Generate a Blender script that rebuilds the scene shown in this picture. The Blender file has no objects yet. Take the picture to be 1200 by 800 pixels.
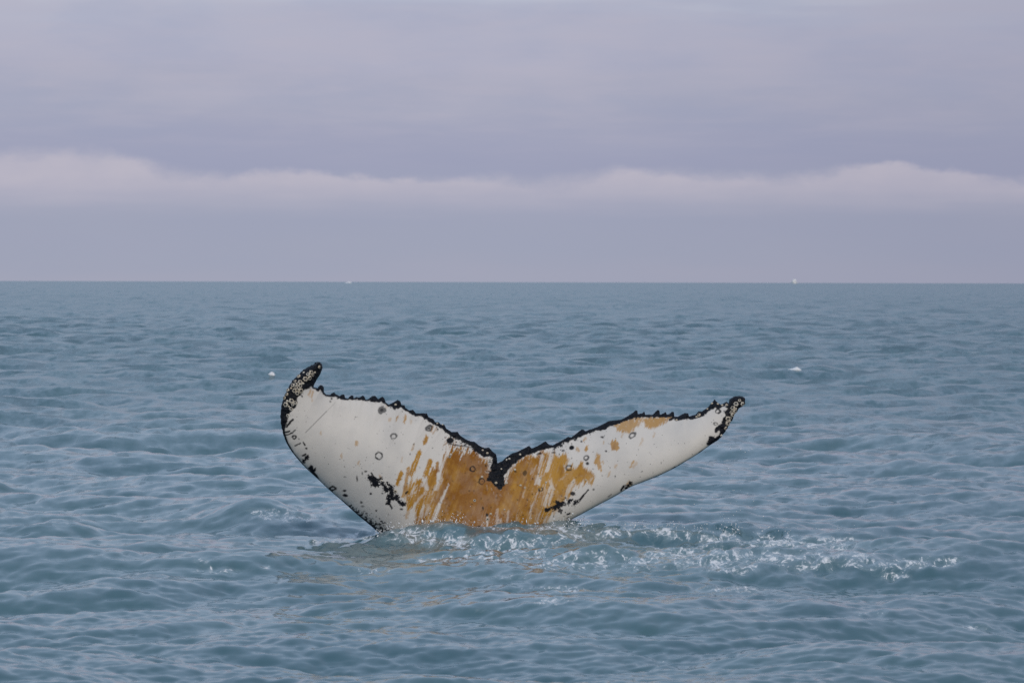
import bpy, math, time
import numpy as np
from mathutils import Matrix, Vector
from mathutils.geometry import delaunay_2d_cdt

scene = bpy.context.scene
COL = scene.collection
R = math.radians
T0 = time.time()

# ------------------------------------------------------------------ camera
CAM_H = 2.45            # eye height on a small boat (m)
FLUKE_D = 36.0          # distance to the whale (m)
F_PX = 4340.0           # focal length in photograph pixels (photo is 1200 x 800)
PITCH = -0.01640        # camera looks slightly down
ROLL = 0.0024
cam_data = bpy.data.cameras.new('camera')
cam = bpy.data.objects.new('camera', cam_data)
COL.objects.link(cam)
cam_data.sensor_width = 36.0
cam_data.lens = 36.0 * F_PX / 1200.0
cam_data.clip_start = 0.5
cam_data.clip_end = 20000
cam_data.dof.use_dof = True
cam_data.dof.focus_distance = FLUKE_D
cam_data.dof.aperture_fstop = 6.3
ROT = Matrix.Rotation(math.pi / 2 + PITCH, 3, 'X') @ Matrix.Rotation(ROLL, 3, 'Z')
cam.matrix_world = Matrix.Translation((0, 0, CAM_H)) @ ROT.to_4x4()
scene.camera = cam
RN = np.array(ROT)


def rays(px, py):
    """direction of photograph pixels, scaled so that world y = 1"""
    px = np.asarray(px, float); py = np.asarray(py, float)
    c = np.stack([(px - 600) / F_PX, -(py - 400) / F_PX, -np.ones_like(px)], -1)
    d = c @ RN.T
    return d / d[..., 1:2]


def on_water(px, py, z=0.0):
    d = rays(px, py)
    t = (z - CAM_H) / d[..., 2]
    return d[..., 0] * t, t


def lin(r, g, b):
    f = lambda v: (v / 255 / 12.92) if v <= 10 else ((v / 255 + 0.055) / 1.055) ** 2.4
    return (f(r), f(g), f(b), 1.0)


# ------------------------------------------------------------------ sky and sun
SUN_EL, SUN_AZ = R(40), R(166)      # azimuth clockwise from +Y: behind the camera, to its right
world = bpy.data.worlds.new('World')
scene.world = world
world.use_nodes = True


class NT:
    """small helper for node trees"""
    def __init__(self, tree):
        self.t = tree; tree.nodes.clear()

    def node(self, kind, **kw):
        n = self.t.nodes.new(kind)
        for k, v in kw.items():
            setattr(n, k, v)
        return n

    def link(self, a, b):
        self.t.links.new(a, b)

    def put(self, sock, v):
        if isinstance(v, bpy.types.NodeSocket):
            self.link(v, sock)
        else:
            sock.default_value = v

    def math(self, op, a, b=None, c=None, clamp=False):
        n = self.node('ShaderNodeMath', operation=op, use_clamp=clamp)
        for i, v in enumerate((a, b, c)):
            if v is not None:
                self.put(n.inputs[i], v)
        return n.outputs[0]

    def vmath(self, op, a, b=None):
        n = self.node('ShaderNodeVectorMath', operation=op)
        self.put(n.inputs[0], a)
        if b is not None:
            self.put(n.inputs[3] if op == 'SCALE' else n.inputs[1], b)
        return n.outputs[0]

    def xyz(self, x, y, z):
        n = self.node('ShaderNodeCombineXYZ')
        for i, v in enumerate((x, y, z)):
            self.put(n.inputs[i], v)
        return n.outputs[0]

    def smooth(self, v, a, b, lo=0.0, hi=1.0):
        n = self.node('ShaderNodeMapRange', interpolation_type='SMOOTHSTEP')
        self.put(n.inputs[0], v); self.put(n.inputs[1], a); self.put(n.inputs[2], b)
        self.put(n.inputs[3], lo); self.put(n.inputs[4], hi)
        return n.outputs[0]

    def noise(self, vec, scale, detail=2.0, rough=0.5, out=0, distortion=0.0):
        n = self.node('ShaderNodeTexNoise')
        self.put(n.inputs['Vector'], vec)
        n.inputs['Scale'].default_value = scale
        n.inputs['Detail'].default_value = detail
        n.inputs['Roughness'].default_value = rough
        n.inputs['Distortion'].default_value = distortion
        return n.outputs[out]

    def mix(self, f, a, b):
        n = self.node('ShaderNodeMix', data_type='RGBA')
        self.put(n.inputs[0], f); self.put(n.inputs[6], a); self.put(n.inputs[7], b)
        return n.outputs[2]

    def ramp(self, f, stops, interp='LINEAR'):
        n = self.node('ShaderNodeValToRGB')
        cr = n.color_ramp; cr.interpolation = interp
        while len(cr.elements) < len(stops):
            cr.elements.new(0.5)
        for e, (p, c) in zip(cr.elements, stops):
            e.position = p; e.color = c
        self.put(n.inputs[0], f)
        return n.outputs[0]

    def attr(self, name, out='Fac'):
        n = self.node('ShaderNodeAttribute', attribute_name=name)
        return n.outputs[out]


w = NT(world.node_tree)
out = w.node('ShaderNodeOutputWorld')
sky = w.node('ShaderNodeTexSky', sky_type='NISHITA', sun_disc=False)
sky.sun_elevation = SUN_EL
sky.sun_rotation = SUN_AZ
bg_sky = w.node('ShaderNodeBackground'); bg_sky.inputs[1].default_value = 0.10
w.link(sky.outputs[0], bg_sky.inputs[0])
tc = w.node('ShaderNodeTexCoord')
sp = w.node('ShaderNodeSeparateXYZ'); w.link(tc.outputs['Generated'], sp.inputs[0])
elev = w.math('ARCSINE', sp.outputs[2])
azim = w.math('ARCTAN2', sp.outputs[0], sp.outputs[1])
v_long = w.xyz(azim, w.math('MULTIPLY', elev, 9.0), 0.0)           # stretched along the horizon
v_puff = w.xyz(azim, w.math('MULTIPLY', elev, 1.8), 3.7)
# layered stratus deck: base tone by elevation, long soft streaks on top
n_long = w.noise(v_long, 9.0, 4.0, 0.5)
n_long2 = w.noise(v_long, 34.0, 3.0, 0.5)
e_w = w.math('ADD', elev, w.math('MULTIPLY', w.math('SUBTRACT', n_long, 0.5), 0.022))
deck = w.ramp(w.math('DIVIDE', e_w, 1.0), [
    (0.000, lin(161, 164, 183)), (0.006, lin(158, 163, 183)), (0.020, lin(157, 162, 184)), (0.030, lin(155, 159, 184)),
    (0.037, lin(156, 160, 185)), (0.048, lin(164, 167, 188)), (0.060, lin(173, 174, 194)), (0.0735, lin(175, 178, 198)),
    (0.0785, lin(192, 197, 211)), (0.16, lin(180, 203, 229)), (0.35, lin(171, 201, 233)), (1.0, lin(167, 200, 237))])
deck = w.mix(w.math('MULTIPLY', w.math('MULTIPLY', w.smooth(n_long2, 0.40, 0.72), 0.24), w.smooth(elev, 0.028, 0.045)), deck, lin(182, 178, 194))
mott = w.noise(w.xyz(azim, w.math('MULTIPLY', elev, 3.2), 8.1), 22.0, 5.0, 0.55)
deck = w.mix(w.math('MULTIPLY', w.smooth(mott, 0.35, 0.75), w.smooth(elev, 0.03, 0.05, 0.06, 0.40)), deck, lin(183, 180, 195))
deck = w.mix(w.math('MULTIPLY', w.smooth(mott, 0.55, 0.30), w.smooth(elev, 0.03, 0.05, 0.05, 0.30)), deck, lin(158, 165, 190))
# broad brighter / darker sides of the deck
side = w.smooth(azim, -0.02, 0.16)
deck = w.mix(w.math('MULTIPLY', side, 0.28), deck, lin(132, 135, 160))
# low bank of cloud: ragged top, soft flat base
hump1 = w.math('POWER', 2.718, w.math('MULTIPLY', w.math('POWER', w.math('DIVIDE', w.math('ADD', azim, 0.122), 0.030), 2.0), -1.0))
hump2 = w.math('POWER', 2.718, w.math('MULTIPLY', w.math('POWER', w.math('DIVIDE', w.math('SUBTRACT', azim, 0.105), 0.022), 2.0), -1.0))
hump3 = w.math('POWER', 2.718, w.math('MULTIPLY', w.math('POWER', w.math('DIVIDE', w.math('SUBTRACT', azim, 0.032), 0.018), 2.0), -1.0))
top = w.math('ADD', 0.0298, w.math('MULTIPLY', w.math('SUBTRACT', w.noise(v_puff, 34.0, 4.0, 0.55), 0.5), 0.0075))
top = w.math('ADD', top, w.math('MULTIPLY', w.math('SUBTRACT', w.noise(v_puff, 120.0, 5.0, 0.62), 0.5), 0.0042))
top = w.math('ADD', top, w.math('MULTIPLY', hump1, 0.0070))
top = w.math('ADD', top, w.math('MULTIPLY', hump2, 0.0026))
top = w.math('ADD', top, w.math('MULTIPLY', hump3, 0.0022))
soft = w.math('ADD', 0.0024, w.math('MULTIPLY', w.smooth(w.noise(v_puff, 26.0, 2.0, 0.5), 0.35, 0.7), 0.0045))
m_top = w.smooth(elev, top, w.math('SUBTRACT', top, soft))
base = w.math('ADD', 0.0168, w.math('MULTIPLY', w.math('SUBTRACT', w.noise(v_long, 30.0, 2.0, 0.5), 0.5), 0.004))
m_base = w.smooth(elev, w.math('SUBTRACT', base, 0.0014), w.math('ADD', base, 0.012))
bank = w.math('MULTIPLY', m_top, m_base)
bank_tex = w.smooth(w.noise(v_puff, 60.0, 4.0, 0.55), 0.25, 0.8, 0.78, 1.0)
bank_c = w.mix(w.math('MULTIPLY', side, 0.30), lin(186, 182, 196), lin(163, 160, 178))
skycol = w.mix(w.math('MULTIPLY', bank, bank_tex), deck, bank_c)
bg_cl = w.node('ShaderNodeBackground'); bg_cl.inputs[1].default_value = 1.0
w.link(skycol, bg_cl.inputs[0])
mixs = w.node('ShaderNodeMixShader'); mixs.inputs[0].default_value = 0.985
w.link(bg_sky.outputs[0], mixs.inputs[1]); w.link(bg_cl.outputs[0], mixs.inputs[2])
w.link(mixs.outputs[0], out.inputs[0])

sun_d = bpy.data.lights.new('sun', 'SUN')
sun_d.energy = 1.65
sun_d.angle = R(30)
sun_d.color = (1.0, 0.87, 0.69)
sun = bpy.data.objects.new('sun', sun_d); COL.objects.link(sun)
sdir = Vector((math.sin(SUN_AZ) * math.cos(SUN_EL), math.cos(SUN_AZ) * math.cos(SUN_EL), math.sin(SUN_EL)))
sun.rotation_euler = sdir.to_track_quat('Z', 'Y').to_euler()

vs = scene.view_settings
vs.view_transform = 'Standard'; vs.look = 'None'; vs.exposure = 0.0; vs.gamma = 1.0
vs.use_curve_mapping = False
scene.cycles.use_denoising = False
scene.cycles.max_bounces = 6

# ------------------------------------------------------------------ numpy helpers
rng = np.random.default_rng(11)


def sstep(a, b, x):
    t = np.clip((x - a) / (b - a), 0, 1)
    return t * t * (3 - 2 * t)


_tab = np.random.default_rng(5).random((512, 512))


def vnoise(x, y, seed=0):
    x = np.asarray(x, float) + seed * 17.31; y = np.asarray(y, float) + seed * 9.17
    xi = np.floor(x).astype(int); yi = np.floor(y).astype(int)
    u = x - xi; v = y - yi
    u = u * u * u * (u * (u * 6 - 15) + 10); v = v * v * v * (v * (v * 6 - 15) + 10)
    g = lambda a, b: _tab[a & 511, b & 511]
    return (g(xi, yi) * (1 - u) + g(xi + 1, yi) * u) * (1 - v) + (g(xi, yi + 1) * (1 - u) + g(xi + 1, yi + 1) * u) * v


def fbm(x, y, oct=4, seed=0, gain=0.5):
    s = 0; a = 1; n = 0
    for o in range(oct):
        s = s + a * vnoise(x * 2 ** o, y * 2 ** o, seed + o * 3); n += a; a *= gain
    return s / n


def seg_dist(x, y, pts):
    """distance to an open polyline"""
    d = np.full(x.shape, 1e9)
    for (ax, ay), (bx, by) in zip(pts[:-1], pts[1:]):
        vx, vy = bx - ax, by - ay
        t = np.clip(((x - ax) * vx + (y - ay) * vy) / (vx * vx + vy * vy + 1e-12), 0, 1)
        d = np.minimum(d, (x - ax - t * vx) ** 2 + (y - ay - t * vy) ** 2)
    return np.sqrt(d)


def poly_sdf(x, y, pts):
    """signed distance to a polygon, negative inside"""
    pts = list(pts)
    d = seg_dist(x, y, pts + pts[:1])
    ins = np.zeros(x.shape, bool)
    for (ax, ay), (bx, by) in zip(pts, pts[1:] + pts[:1]):
        if ay == by:
            continue
        c = ((ay > y) != (by > y)) & (x < (bx - ax) * (y - ay) / (by - ay) + ax)
        ins ^= c
    return np.where(ins, -d, d)


def smooth_line(pts, step):
    """Catmull-Rom resampling of a traced line"""
    P = np.array([pts[0]] + list(pts) + [pts[-1]], float)
    o = []
    for i in range(1, len(P) - 2):
        n = max(2, int(np.hypot(*(P[i + 1] - P[i])) / step))
        t = np.linspace(0, 1, n, endpoint=False)[:, None]
        o.append(0.5 * (2 * P[i] + (P[i + 1] - P[i - 1]) * t + (2 * P[i - 1] - 5 * P[i] + 4 * P[i + 1] - P[i + 2]) * t ** 2
                        + (-P[i - 1] + 3 * P[i] - 3 * P[i + 1] + P[i + 2]) * t ** 3))
    o.append(P[-2:-1])
    return np.concatenate(o)


def mesh_obj(name, co, faces, mat, parent=None, smooth=True):
    me = bpy.data.meshes.new(name)
    co = np.ascontiguousarray(co, np.float32); faces = np.ascontiguousarray(faces, np.int32)
    n, k = faces.shape
    me.vertices.add(len(co)); me.vertices.foreach_set('co', co.ravel())
    me.loops.add(n * k); me.loops.foreach_set('vertex_index', faces.ravel())
    me.polygons.add(n)
    me.polygons.foreach_set('loop_start', np.arange(0, n * k, k, dtype=np.int32))
    me.update(calc_edges=True)
    if smooth:
        me.polygons.foreach_set('use_smooth', np.ones(n, bool))
    me.materials.append(mat)
    o = bpy.data.objects.new(name, me); COL.objects.link(o)
    o.parent = parent
    return o


def add_attr(o, name, val):
    a = o.data.attributes.new(name, 'FLOAT', 'POINT')
    a.data.foreach_set('value', np.ascontiguousarray(val, np.float32))


def tag(o, label=None, cat=None, group=None, kind=None):
    for k, v in (('label', label), ('category', cat), ('group', group), ('kind', kind)):
        if v:
            o[k] = v
    return o


def material(name):
    m = bpy.data.materials.new(name); m.use_nodes = True
    nt = NT(m.node_tree)
    o = nt.node('ShaderNodeOutputMaterial')
    b = nt.node('ShaderNodeBsdfPrincipled')
    nt.link(b.outputs[0], o.inputs[0])
    return m, nt, b


# ------------------------------------------------------------------ water material
m_water, nt, bs = material('sea_water')
geo = nt.node('ShaderNodeNewGeometry')
pos = geo.outputs['Position']
fo = nt.attr('foam')
psx = nt.vmath('MULTIPLY', pos, (0.85, 0.30, 1.0))
# foam: cells and threads that break up the foam cover
f1 = nt.noise(psx, 8.0, 6.0, 0.68, distortion=0.9)
f2 = nt.noise(psx, 26.0, 4.0, 0.6)
ridge = nt.noise(psx, 8.0, 3.0, 0.6, distortion=1.4)
thread = nt.smooth(nt.math('ABSOLUTE', nt.math('SUBTRACT', ridge, 0.5)), 0.0, 0.07, 0.07, 0.0)
fv = nt.math('ADD', nt.math('ADD', nt.math('MULTIPLY', f1, 0.62), nt.math('MULTIPLY', f2, 0.38)), thread)
thr = nt.math('SUBTRACT', 0.83, nt.math('MULTIPLY', fo, 0.55))
foam = nt.smooth(fv, thr, nt.math('ADD', thr, 0.11))
foam = nt.math('MULTIPLY', foam, nt.smooth(fo, 0.0, 0.08))
# colour of the turbid water itself
body = nt.mix(nt.smooth(nt.noise(pos, 0.35, 3.0, 0.5), 0.35, 0.65), (0.047, 0.107, 0.134, 1), (0.059, 0.124, 0.148, 1))
body = nt.mix(nt.math('MULTIPLY', nt.attr('churn'), 0.55), body, (0.066, 0.135, 0.138, 1))
# thin veil of air bubbles around the foam
body = nt.mix(nt.math('MULTIPLY', nt.smooth(nt.math('ADD', fo, nt.math('MULTIPLY', nt.math('SUBTRACT', f1, 0.5), 1.2)), 0.25, 1.0), 0.55), body, (0.34, 0.41, 0.43, 1))
nt.link(nt.mix(foam, body, (0.64, 0.65, 0.66, 1)), bs.inputs['Base Color'])
nt.link(nt.math('MAXIMUM', nt.attr('rough'), nt.math('MULTIPLY', foam, 0.6)), bs.inputs['Roughness'])
bs.inputs['IOR'].default_value = 1.333
# ripples too small for the mesh
slope = nt.attr('fine')
r1 = nt.vmath('SUBTRACT', nt.noise(nt.vmath('MULTIPLY', pos, (1.0, 0.7, 1.0)), 9.0, 3.0, 0.6, out=1), (0.5, 0.5, 0.5))
r2 = nt.vmath('SUBTRACT', nt.noise(pos, 2.2, 3.0, 0.6, out=1), (0.5, 0.5, 0.5))
rr = nt.vmath('ADD', nt.vmath('SCALE', r1, nt.math('MULTIPLY', slope, 1.0)), nt.vmath('SCALE', r2, nt.attr('lost')))
r3 = nt.vmath('SUBTRACT', nt.noise(nt.vmath('MULTIPLY', pos, (1.0, 0.13, 1.0)), 1.5, 3.0, 0.6, out=1), (0.5, 0.5, 0.5))
rr = nt.vmath('ADD', rr, nt.vmath('SCALE', r3, nt.attr('groups')))
r4 = nt.vmath('SUBTRACT', nt.noise(nt.vmath('MULTIPLY', pos, (1.0, 0.30, 1.0)), 3.6, 3.0, 0.6, out=1), (0.5, 0.5, 0.5))
rr = nt.vmath('ADD', rr, nt.vmath('SCALE', r4, nt.attr('mids')))
rr = nt.vmath('MULTIPLY', rr, (1.0, 1.0, 0.0))
fr = nt.vmath('SCALE', nt.vmath('SUBTRACT', nt.noise(psx, 60.0, 2.0, 0.6, out=1), (0.5, 0.5, 0.5)), nt.math('MULTIPLY', foam, 1.2))
nrm = nt.vmath('NORMALIZE', nt.vmath('ADD', nt.vmath('ADD', geo.outputs['Normal'], rr), fr))
nt.link(nrm, bs.inputs['Normal'])

# ------------------------------------------------------------------ the sea surface
# rows run out to the horizon at an even spacing in view, columns fan out; waves come from a wind-sea spectrum
d_far, d_near = 5600.0, 15.5
rows = [4.0, 6.0, 8.0, 10.0, 12.0, 14.0, d_near]
while rows[-1] < d_far:
    d_ = rows[-1]
    st = min(d_ * d_ / (CAM_H * F_PX) * 0.66, 0.36 + max(0.0, d_ - 60) * 0.0021 + max(0.0, d_ - 200) * 0.0045)
    rows.append(d_ + st)
rows = np.array(rows)
dense = np.linspace(-R(11.5), R(11.5), 640)
sidea = R(11.5) + (R(78) - R(11.5)) * np.linspace(0, 1, 34)[1:] ** 2.0
ang = np.concatenate([-sidea[::-1], dense, sidea])
NRr, NC = len(rows), len(ang)
print('rows', NRr, 'cols', NC)
X = (rows[:, None] * np.tan(ang)[None, :])
Y = np.repeat(rows[:, None], NC, 1)
dr = np.gradient(rows)[:, None]
dc = np.gradient(np.tan(ang))[None, :] * rows[:, None]

WIND = R(76)     # direction the waves travel, measured from +X


def wave_tile(L, N, lo, hi, seed, A=1.0, kp=2 * math.pi / 5.5):
    r = np.random.default_rng(seed)
    k1 = np.fft.fftfreq(N, 1 / N) * 2 * math.pi / L
    kx, ky = np.meshgrid(k1, k1, indexing='ij')
    k = np.hypot(kx, ky); k[0, 0] = 1
    lam = 2 * math.pi / k
    th = np.arctan2(ky, kx) - WIND
    spread = np.clip(k / kp, 1, 60) ** -0.40
    D = np.cos(th) ** 2 * spread + 0.36 * (1 - spread) + 0.06
    S = A * k ** -3.9 * np.exp(-(kp / k) ** 2) * D
    S *= sstep(lo * 0.85, lo * 1.15, lam) * (1 - sstep(hi * 0.85, hi * 1.15, lam))
    S[0, 0] = 0
    H = (r.normal(size=(N, N)) + 1j * r.normal(size=(N, N))) * np.sqrt(S) * (2 * math.pi / L) * N * N
    f = lambda q: np.real(np.fft.ifft2(q))
    h = f(H); hx = f(-1j * kx / k * H); hy = f(-1j * ky / k * H)
    s2 = np.mean(f(1j * kx * H) ** 2 + f(1j * ky * H) ** 2)
    return L, N, h, hx, hy, s2


def sample(tile, x, y, rot, which):
    L, N = tile[0], tile[1]
    c, s = math.cos(rot), math.sin(rot)
    u = (x * c + y * s) / L * N; v = (-x * s + y * c) / L * N
    iu = np.floor(u).astype(np.int64); iv = np.floor(v).astype(np.int64)
    fu = (u - iu).astype(np.float32); fv_ = (v - iv).astype(np.float32)
    cub = lambda t: ((1 - t) ** 3 / 6, (3 * t ** 3 - 6 * t ** 2 + 4) / 6, (-3 * t ** 3 + 3 * t ** 2 + 3 * t + 1) / 6, t ** 3 / 6)
    wu, wv = cub(fu), cub(fv_)
    outs = [np.zeros(x.shape, np.float32) for _ in which]
    F = [tile[i].astype(np.float32).ravel() for i in which]
    for a in range(4):
        ia = ((iu + a - 1) % N) * N
        for b in range(4):
            idx = ia + (iv + b - 1) % N
            ww = wu[a] * wv[b]
            for o, f in zip(outs, F):
                o += ww * f[idx]
    return outs


HS_SCALE = 0.0060
tiles = [(wave_tile(173.0, 512, 2.8, 60, 1, HS_SCALE), 2.8),
         (wave_tile(43.0, 512, 0.75, 2.8, 2, HS_SCALE * 1.0), 0.75),
         (wave_tile(11.7, 512, 0.20, 0.75, 3, HS_SCALE * 1.3), 0.20),
         (wave_tile(5.3, 512, 0.07, 0.20, 4, HS_SCALE * 1.0), 0.07)]
print('wave heights (4 sigma):', [round(4 * t[0][2].std(), 3) for t in tiles], 'slopes', [round(math.sqrt(t[0][5]), 3) for t in tiles])
# calm slick around the whale
cx0, cy0 = on_water(np.array(500.), np.array(655.))
slick = np.exp(-(((X - cx0) / 1.9) ** 2 + ((Y - cy0) / 2.6) ** 2))
wk_x, wk_y = on_water(np.array(860.), np.array(650.))
wake = np.exp(-(((X - wk_x) / 2.7) ** 2 + ((Y - wk_y) / 2.3) ** 2) ** 1.5)
Z = np.zeros_like(X); DX = np.zeros_like(X); DY = np.zeros_like(X); lost = np.zeros_like(X)
for i, (t, lo) in enumerate(tiles):
    step = np.maximum(dr, dc * 1.0)
    wgt = 1 - sstep(lo * 0.6, lo * 2.2, (step if i < 3 else dr * .5) * np.ones_like(X))
    if i == 0:
        wgt = 1 - sstep(3.0, 30.0, step * np.ones_like(X))
    if i >= 1:
        wgt = wgt * (1 - 0.25 * slick)
    lost += (1 - wgt) ** 2 * t[5] * (1 - 0.25 * slick)
    h, hx, hy = sample(t, X, Y, 0.0 if i == 0 else 0.13 * i, (2, 3, 4))
    wgt = wgt * np.interp(Y, [30, 60, 110], [(.80, .58, .64, .90)[i], (.88, .80, 1.0, 1.15)[i], (.95, 1.2, 1.4, 1.3)[i]])
    wgt = wgt * (1 + (0, .25, .75, .6)[i] * wake)
    chop = (1.0, 1.0, 0.8, 0.5)[i]
    Z += wgt * h; DX += wgt * hx * chop; DY += wgt * hy * chop

# waves raised by the diving whale: (crest px, py, half width px, half depth m, height m, tilt)
BUMPS = [(300, 606, 46, 0.55, 0.16, 0.0), (345, 612, 60, 0.5, 0.10, 0), (60, 622, 60, 0.6, 0.20, 0), (150, 632, 60, 0.6, 0.10, 0),
         (290, 668, 80, 0.55, 0.11, 0), (420, 668, 110, 0.6, 0.07, 0), (560, 675, 90, 0.6, 0.06, 0),
         (720, 627, 90, 0.45, 0.10, 0), (850, 628, 90, 0.5, 0.12, 0), (960, 640, 80, 0.5, 0.09, 0), (1090, 650, 40, 0.4, 0.08, 0),
         (880, 705, 170, 0.7, 0.09, 0), (1080, 715, 120, 0.7, 0.07, 0), (520, 630, 44, 0.30, 0.15, 0), (575, 634, 60, 0.35, 0.06, 0), (456, 631, 22, 0.3, 0.08, 0), (640, 628, 60, 0.3, 0.05, 0)]
for (bx, by, hw, hd, hh, tl) in BUMPS:
    wx, wy = on_water(np.array(float(bx)), np.array(float(by)))
    sx = hw * wy / F_PX
    Z += hh * np.exp(-((X - wx) / sx) ** 2 - np.where(Y < wy, ((Y - wy) / hd) ** 2, ((Y - wy) / (1.6 * hd)) ** 2))

lap = np.exp(-((Y - 35.75) / .32) ** 2 - ((X - (cx0 + .25)) / 1.05) ** 4)
mk = lap > .01
Z[mk] += lap[mk] * (fbm(X[mk] * 4.5, Y[mk] * 3, 4, 17) - .42) * .22
# foam cover: (px, py, half width px, half height px, amount)
FOAM = [(530, 613, 42, 5, .75), (600, 617, 50, 5, .62), (478, 622, 26, 5, .62), (652, 618, 34, 4, .62), (760, 645, 120, 14, .30), (900, 665, 180, 12, .34), (640, 660, 150, 14, .30), (1000, 640, 150, 8, .36),
        (255, 668, 34, 3, .60), (150, 650, 30, 2.5, .35), (235, 657, 12, 2.5, .6), (312, 664, 6, 2, .6), (318, 600, 36, 7, .66), (350, 607, 44, 6, .62), (378, 634, 22, 2, .85), (425, 627, 26, 3, .62), (452, 628, 18, 4, .66), (780, 690, 120, 12, .22), (480, 650, 120, 14, .20), (1000, 690, 120, 14, .20),
        (490, 628, 46, 6, .85), (545, 634, 60, 7, .78), (600, 640, 60, 8, .66), (660, 628, 60, 6, .66), (430, 668, 40, 3, .5),
        (540, 655, 70, 5, .52), (600, 676, 20, 2, .68), (645, 704, 22, 3, .72), (662, 690, 26, 3, .52), (620, 690, 60, 5, .40), (660, 716, 20, 2, .6),
        (740, 622, 90, 5, .70), (840, 628, 80, 6, .74), (905, 634, 60, 6, .80), (960, 636, 60, 7, .66), (850, 665, 36, 5, .86), (800, 650, 70, 8, .56),
        (930, 655, 90, 9, .64), (985, 655, 60, 6, .70), (1060, 662, 60, 6, .66), (1105, 656, 32, 5, .74), (1050, 676, 16, 2, .74), (860, 690, 60, 5, .48),
        (700, 660, 80, 10, .46), (1020, 718, 36, 4, .56), (960, 735, 60, 4, .30), (1140, 735, 30, 3, .44), (780, 775, 18, 2, .40), (480, 698, 40, 4, .42), (40, 640, 40, 8, .34), (560, 712, 80, 5, .30)]
def project(x, y, z):
    q = np.stack([x, y, z - CAM_H], -1) @ RN
    return 600 - q[..., 0] / q[..., 2] * F_PX, 400 + q[..., 1] / q[..., 2] * F_PX


foamv = np.zeros_like(X)
sl = np.where((rows > 17) & (rows < 60))[0]
s0, s1 = sl[0], sl[-1] + 1
QX, QY = project((X + DX)[s0:s1], (Y + DY)[s0:s1], Z[s0:s1])
fz = np.zeros_like(QX)
for (fx, fy, hw, hh_, am) in FOAM:
    _, wy = on_water(np.array(float(fx)), np.array(float(fy)))
    if hh_ < 4:
        hh_ *= 1.6; hw *= 1.15; am = min(.95, am * 1.2)
    g = np.exp(-(((QX - fx) / hw) ** 2 + ((QY - fy) / (hh_ * 1.25)) ** 2) ** 1.2 - ((Y[s0:s1] - wy) / 3.5) ** 4)
    fz = 1 - (1 - fz) * (1 - am * g)
foamv[s0:s1] = fz
foamv = np.minimum(foamv, .45 + .16 * foamv)
churn = np.exp(-(((X - (cx0 + 1.0)) / 3.0) ** 2 + ((Y - cy0) / 2.4) ** 2) ** 1.5)
near = (Y < 60)
lump = np.zeros_like(X)
lump[near] = fbm(X[near] * 9, Y[near] * 5, 4, 3) - 0.5
Z += foamv * lump * 0.10
# crests carry the far whitecaps: (px, py, half width m, height m)
CAPS = [(927, 431.5), (315, 439.5)]
cap_pos = []
sl = np.where((rows > 70) & (rows < 140))[0]
s0, s1 = sl[0], sl[-1] + 1
CX, CY_, CZ = (X + DX)[s0:s1], (Y + DY)[s0:s1], Z[s0:s1]
QX, QY = project(CX, CY_, CZ)
for (px_, py_) in CAPS:
    hit = (np.abs(QX - px_) < 4) & (np.abs(QY - py_ + 2.5) < 4)
    j = np.argmin(np.where(hit, CY_, 1e9))
    cap_pos.append((float(CX.flat[j]), float(CY_.flat[j]), float(CZ.flat[j])))
co = np.stack([X + DX, Y + DY, Z], -1).reshape(-1, 3)
ii = np.arange(NRr * NC).reshape(NRr, NC)
fc = np.stack([ii[:-1, :-1], ii[:-1, 1:], ii[1:, 1:], ii[1:, :-1]], -1).reshape(-1, 4)
sea = mesh_obj('sea_water', co, fc, m_water)
add_attr(sea, 'foam', foamv.ravel())
add_attr(sea, 'churn', churn.ravel())
fine = 0.12 * (1 - 0.4 * slick)
add_attr(sea, 'fine', (fine * np.ones_like(X)).ravel())
add_attr(sea, 'lost', (np.sqrt(lost) * 0.8).ravel())
add_attr(sea, 'groups', (np.sqrt(lost) * np.interp(Y, [60, 160, 500], [.2, 2.4, 3.4])).ravel())
add_attr(sea, 'mids', ((0.055 + np.sqrt(lost)) * np.interp(Y, [20, 40, 60, 100, 200, 400], [2.0, 2.0, 2.6, 2.8, 1.5, .5])).ravel())
# waves too small for the mesh at that distance become surface roughness
add_attr(sea, 'rough', np.clip((0.00008 + 0.05 * lost) ** 0.25, 0.09, 0.75).ravel())
tag(sea, 'choppy teal sea with foam trailing beside the whale tail', 'sea', kind='structure')


print('sea', len(fc), round(time.time() - T0, 1))

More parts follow.
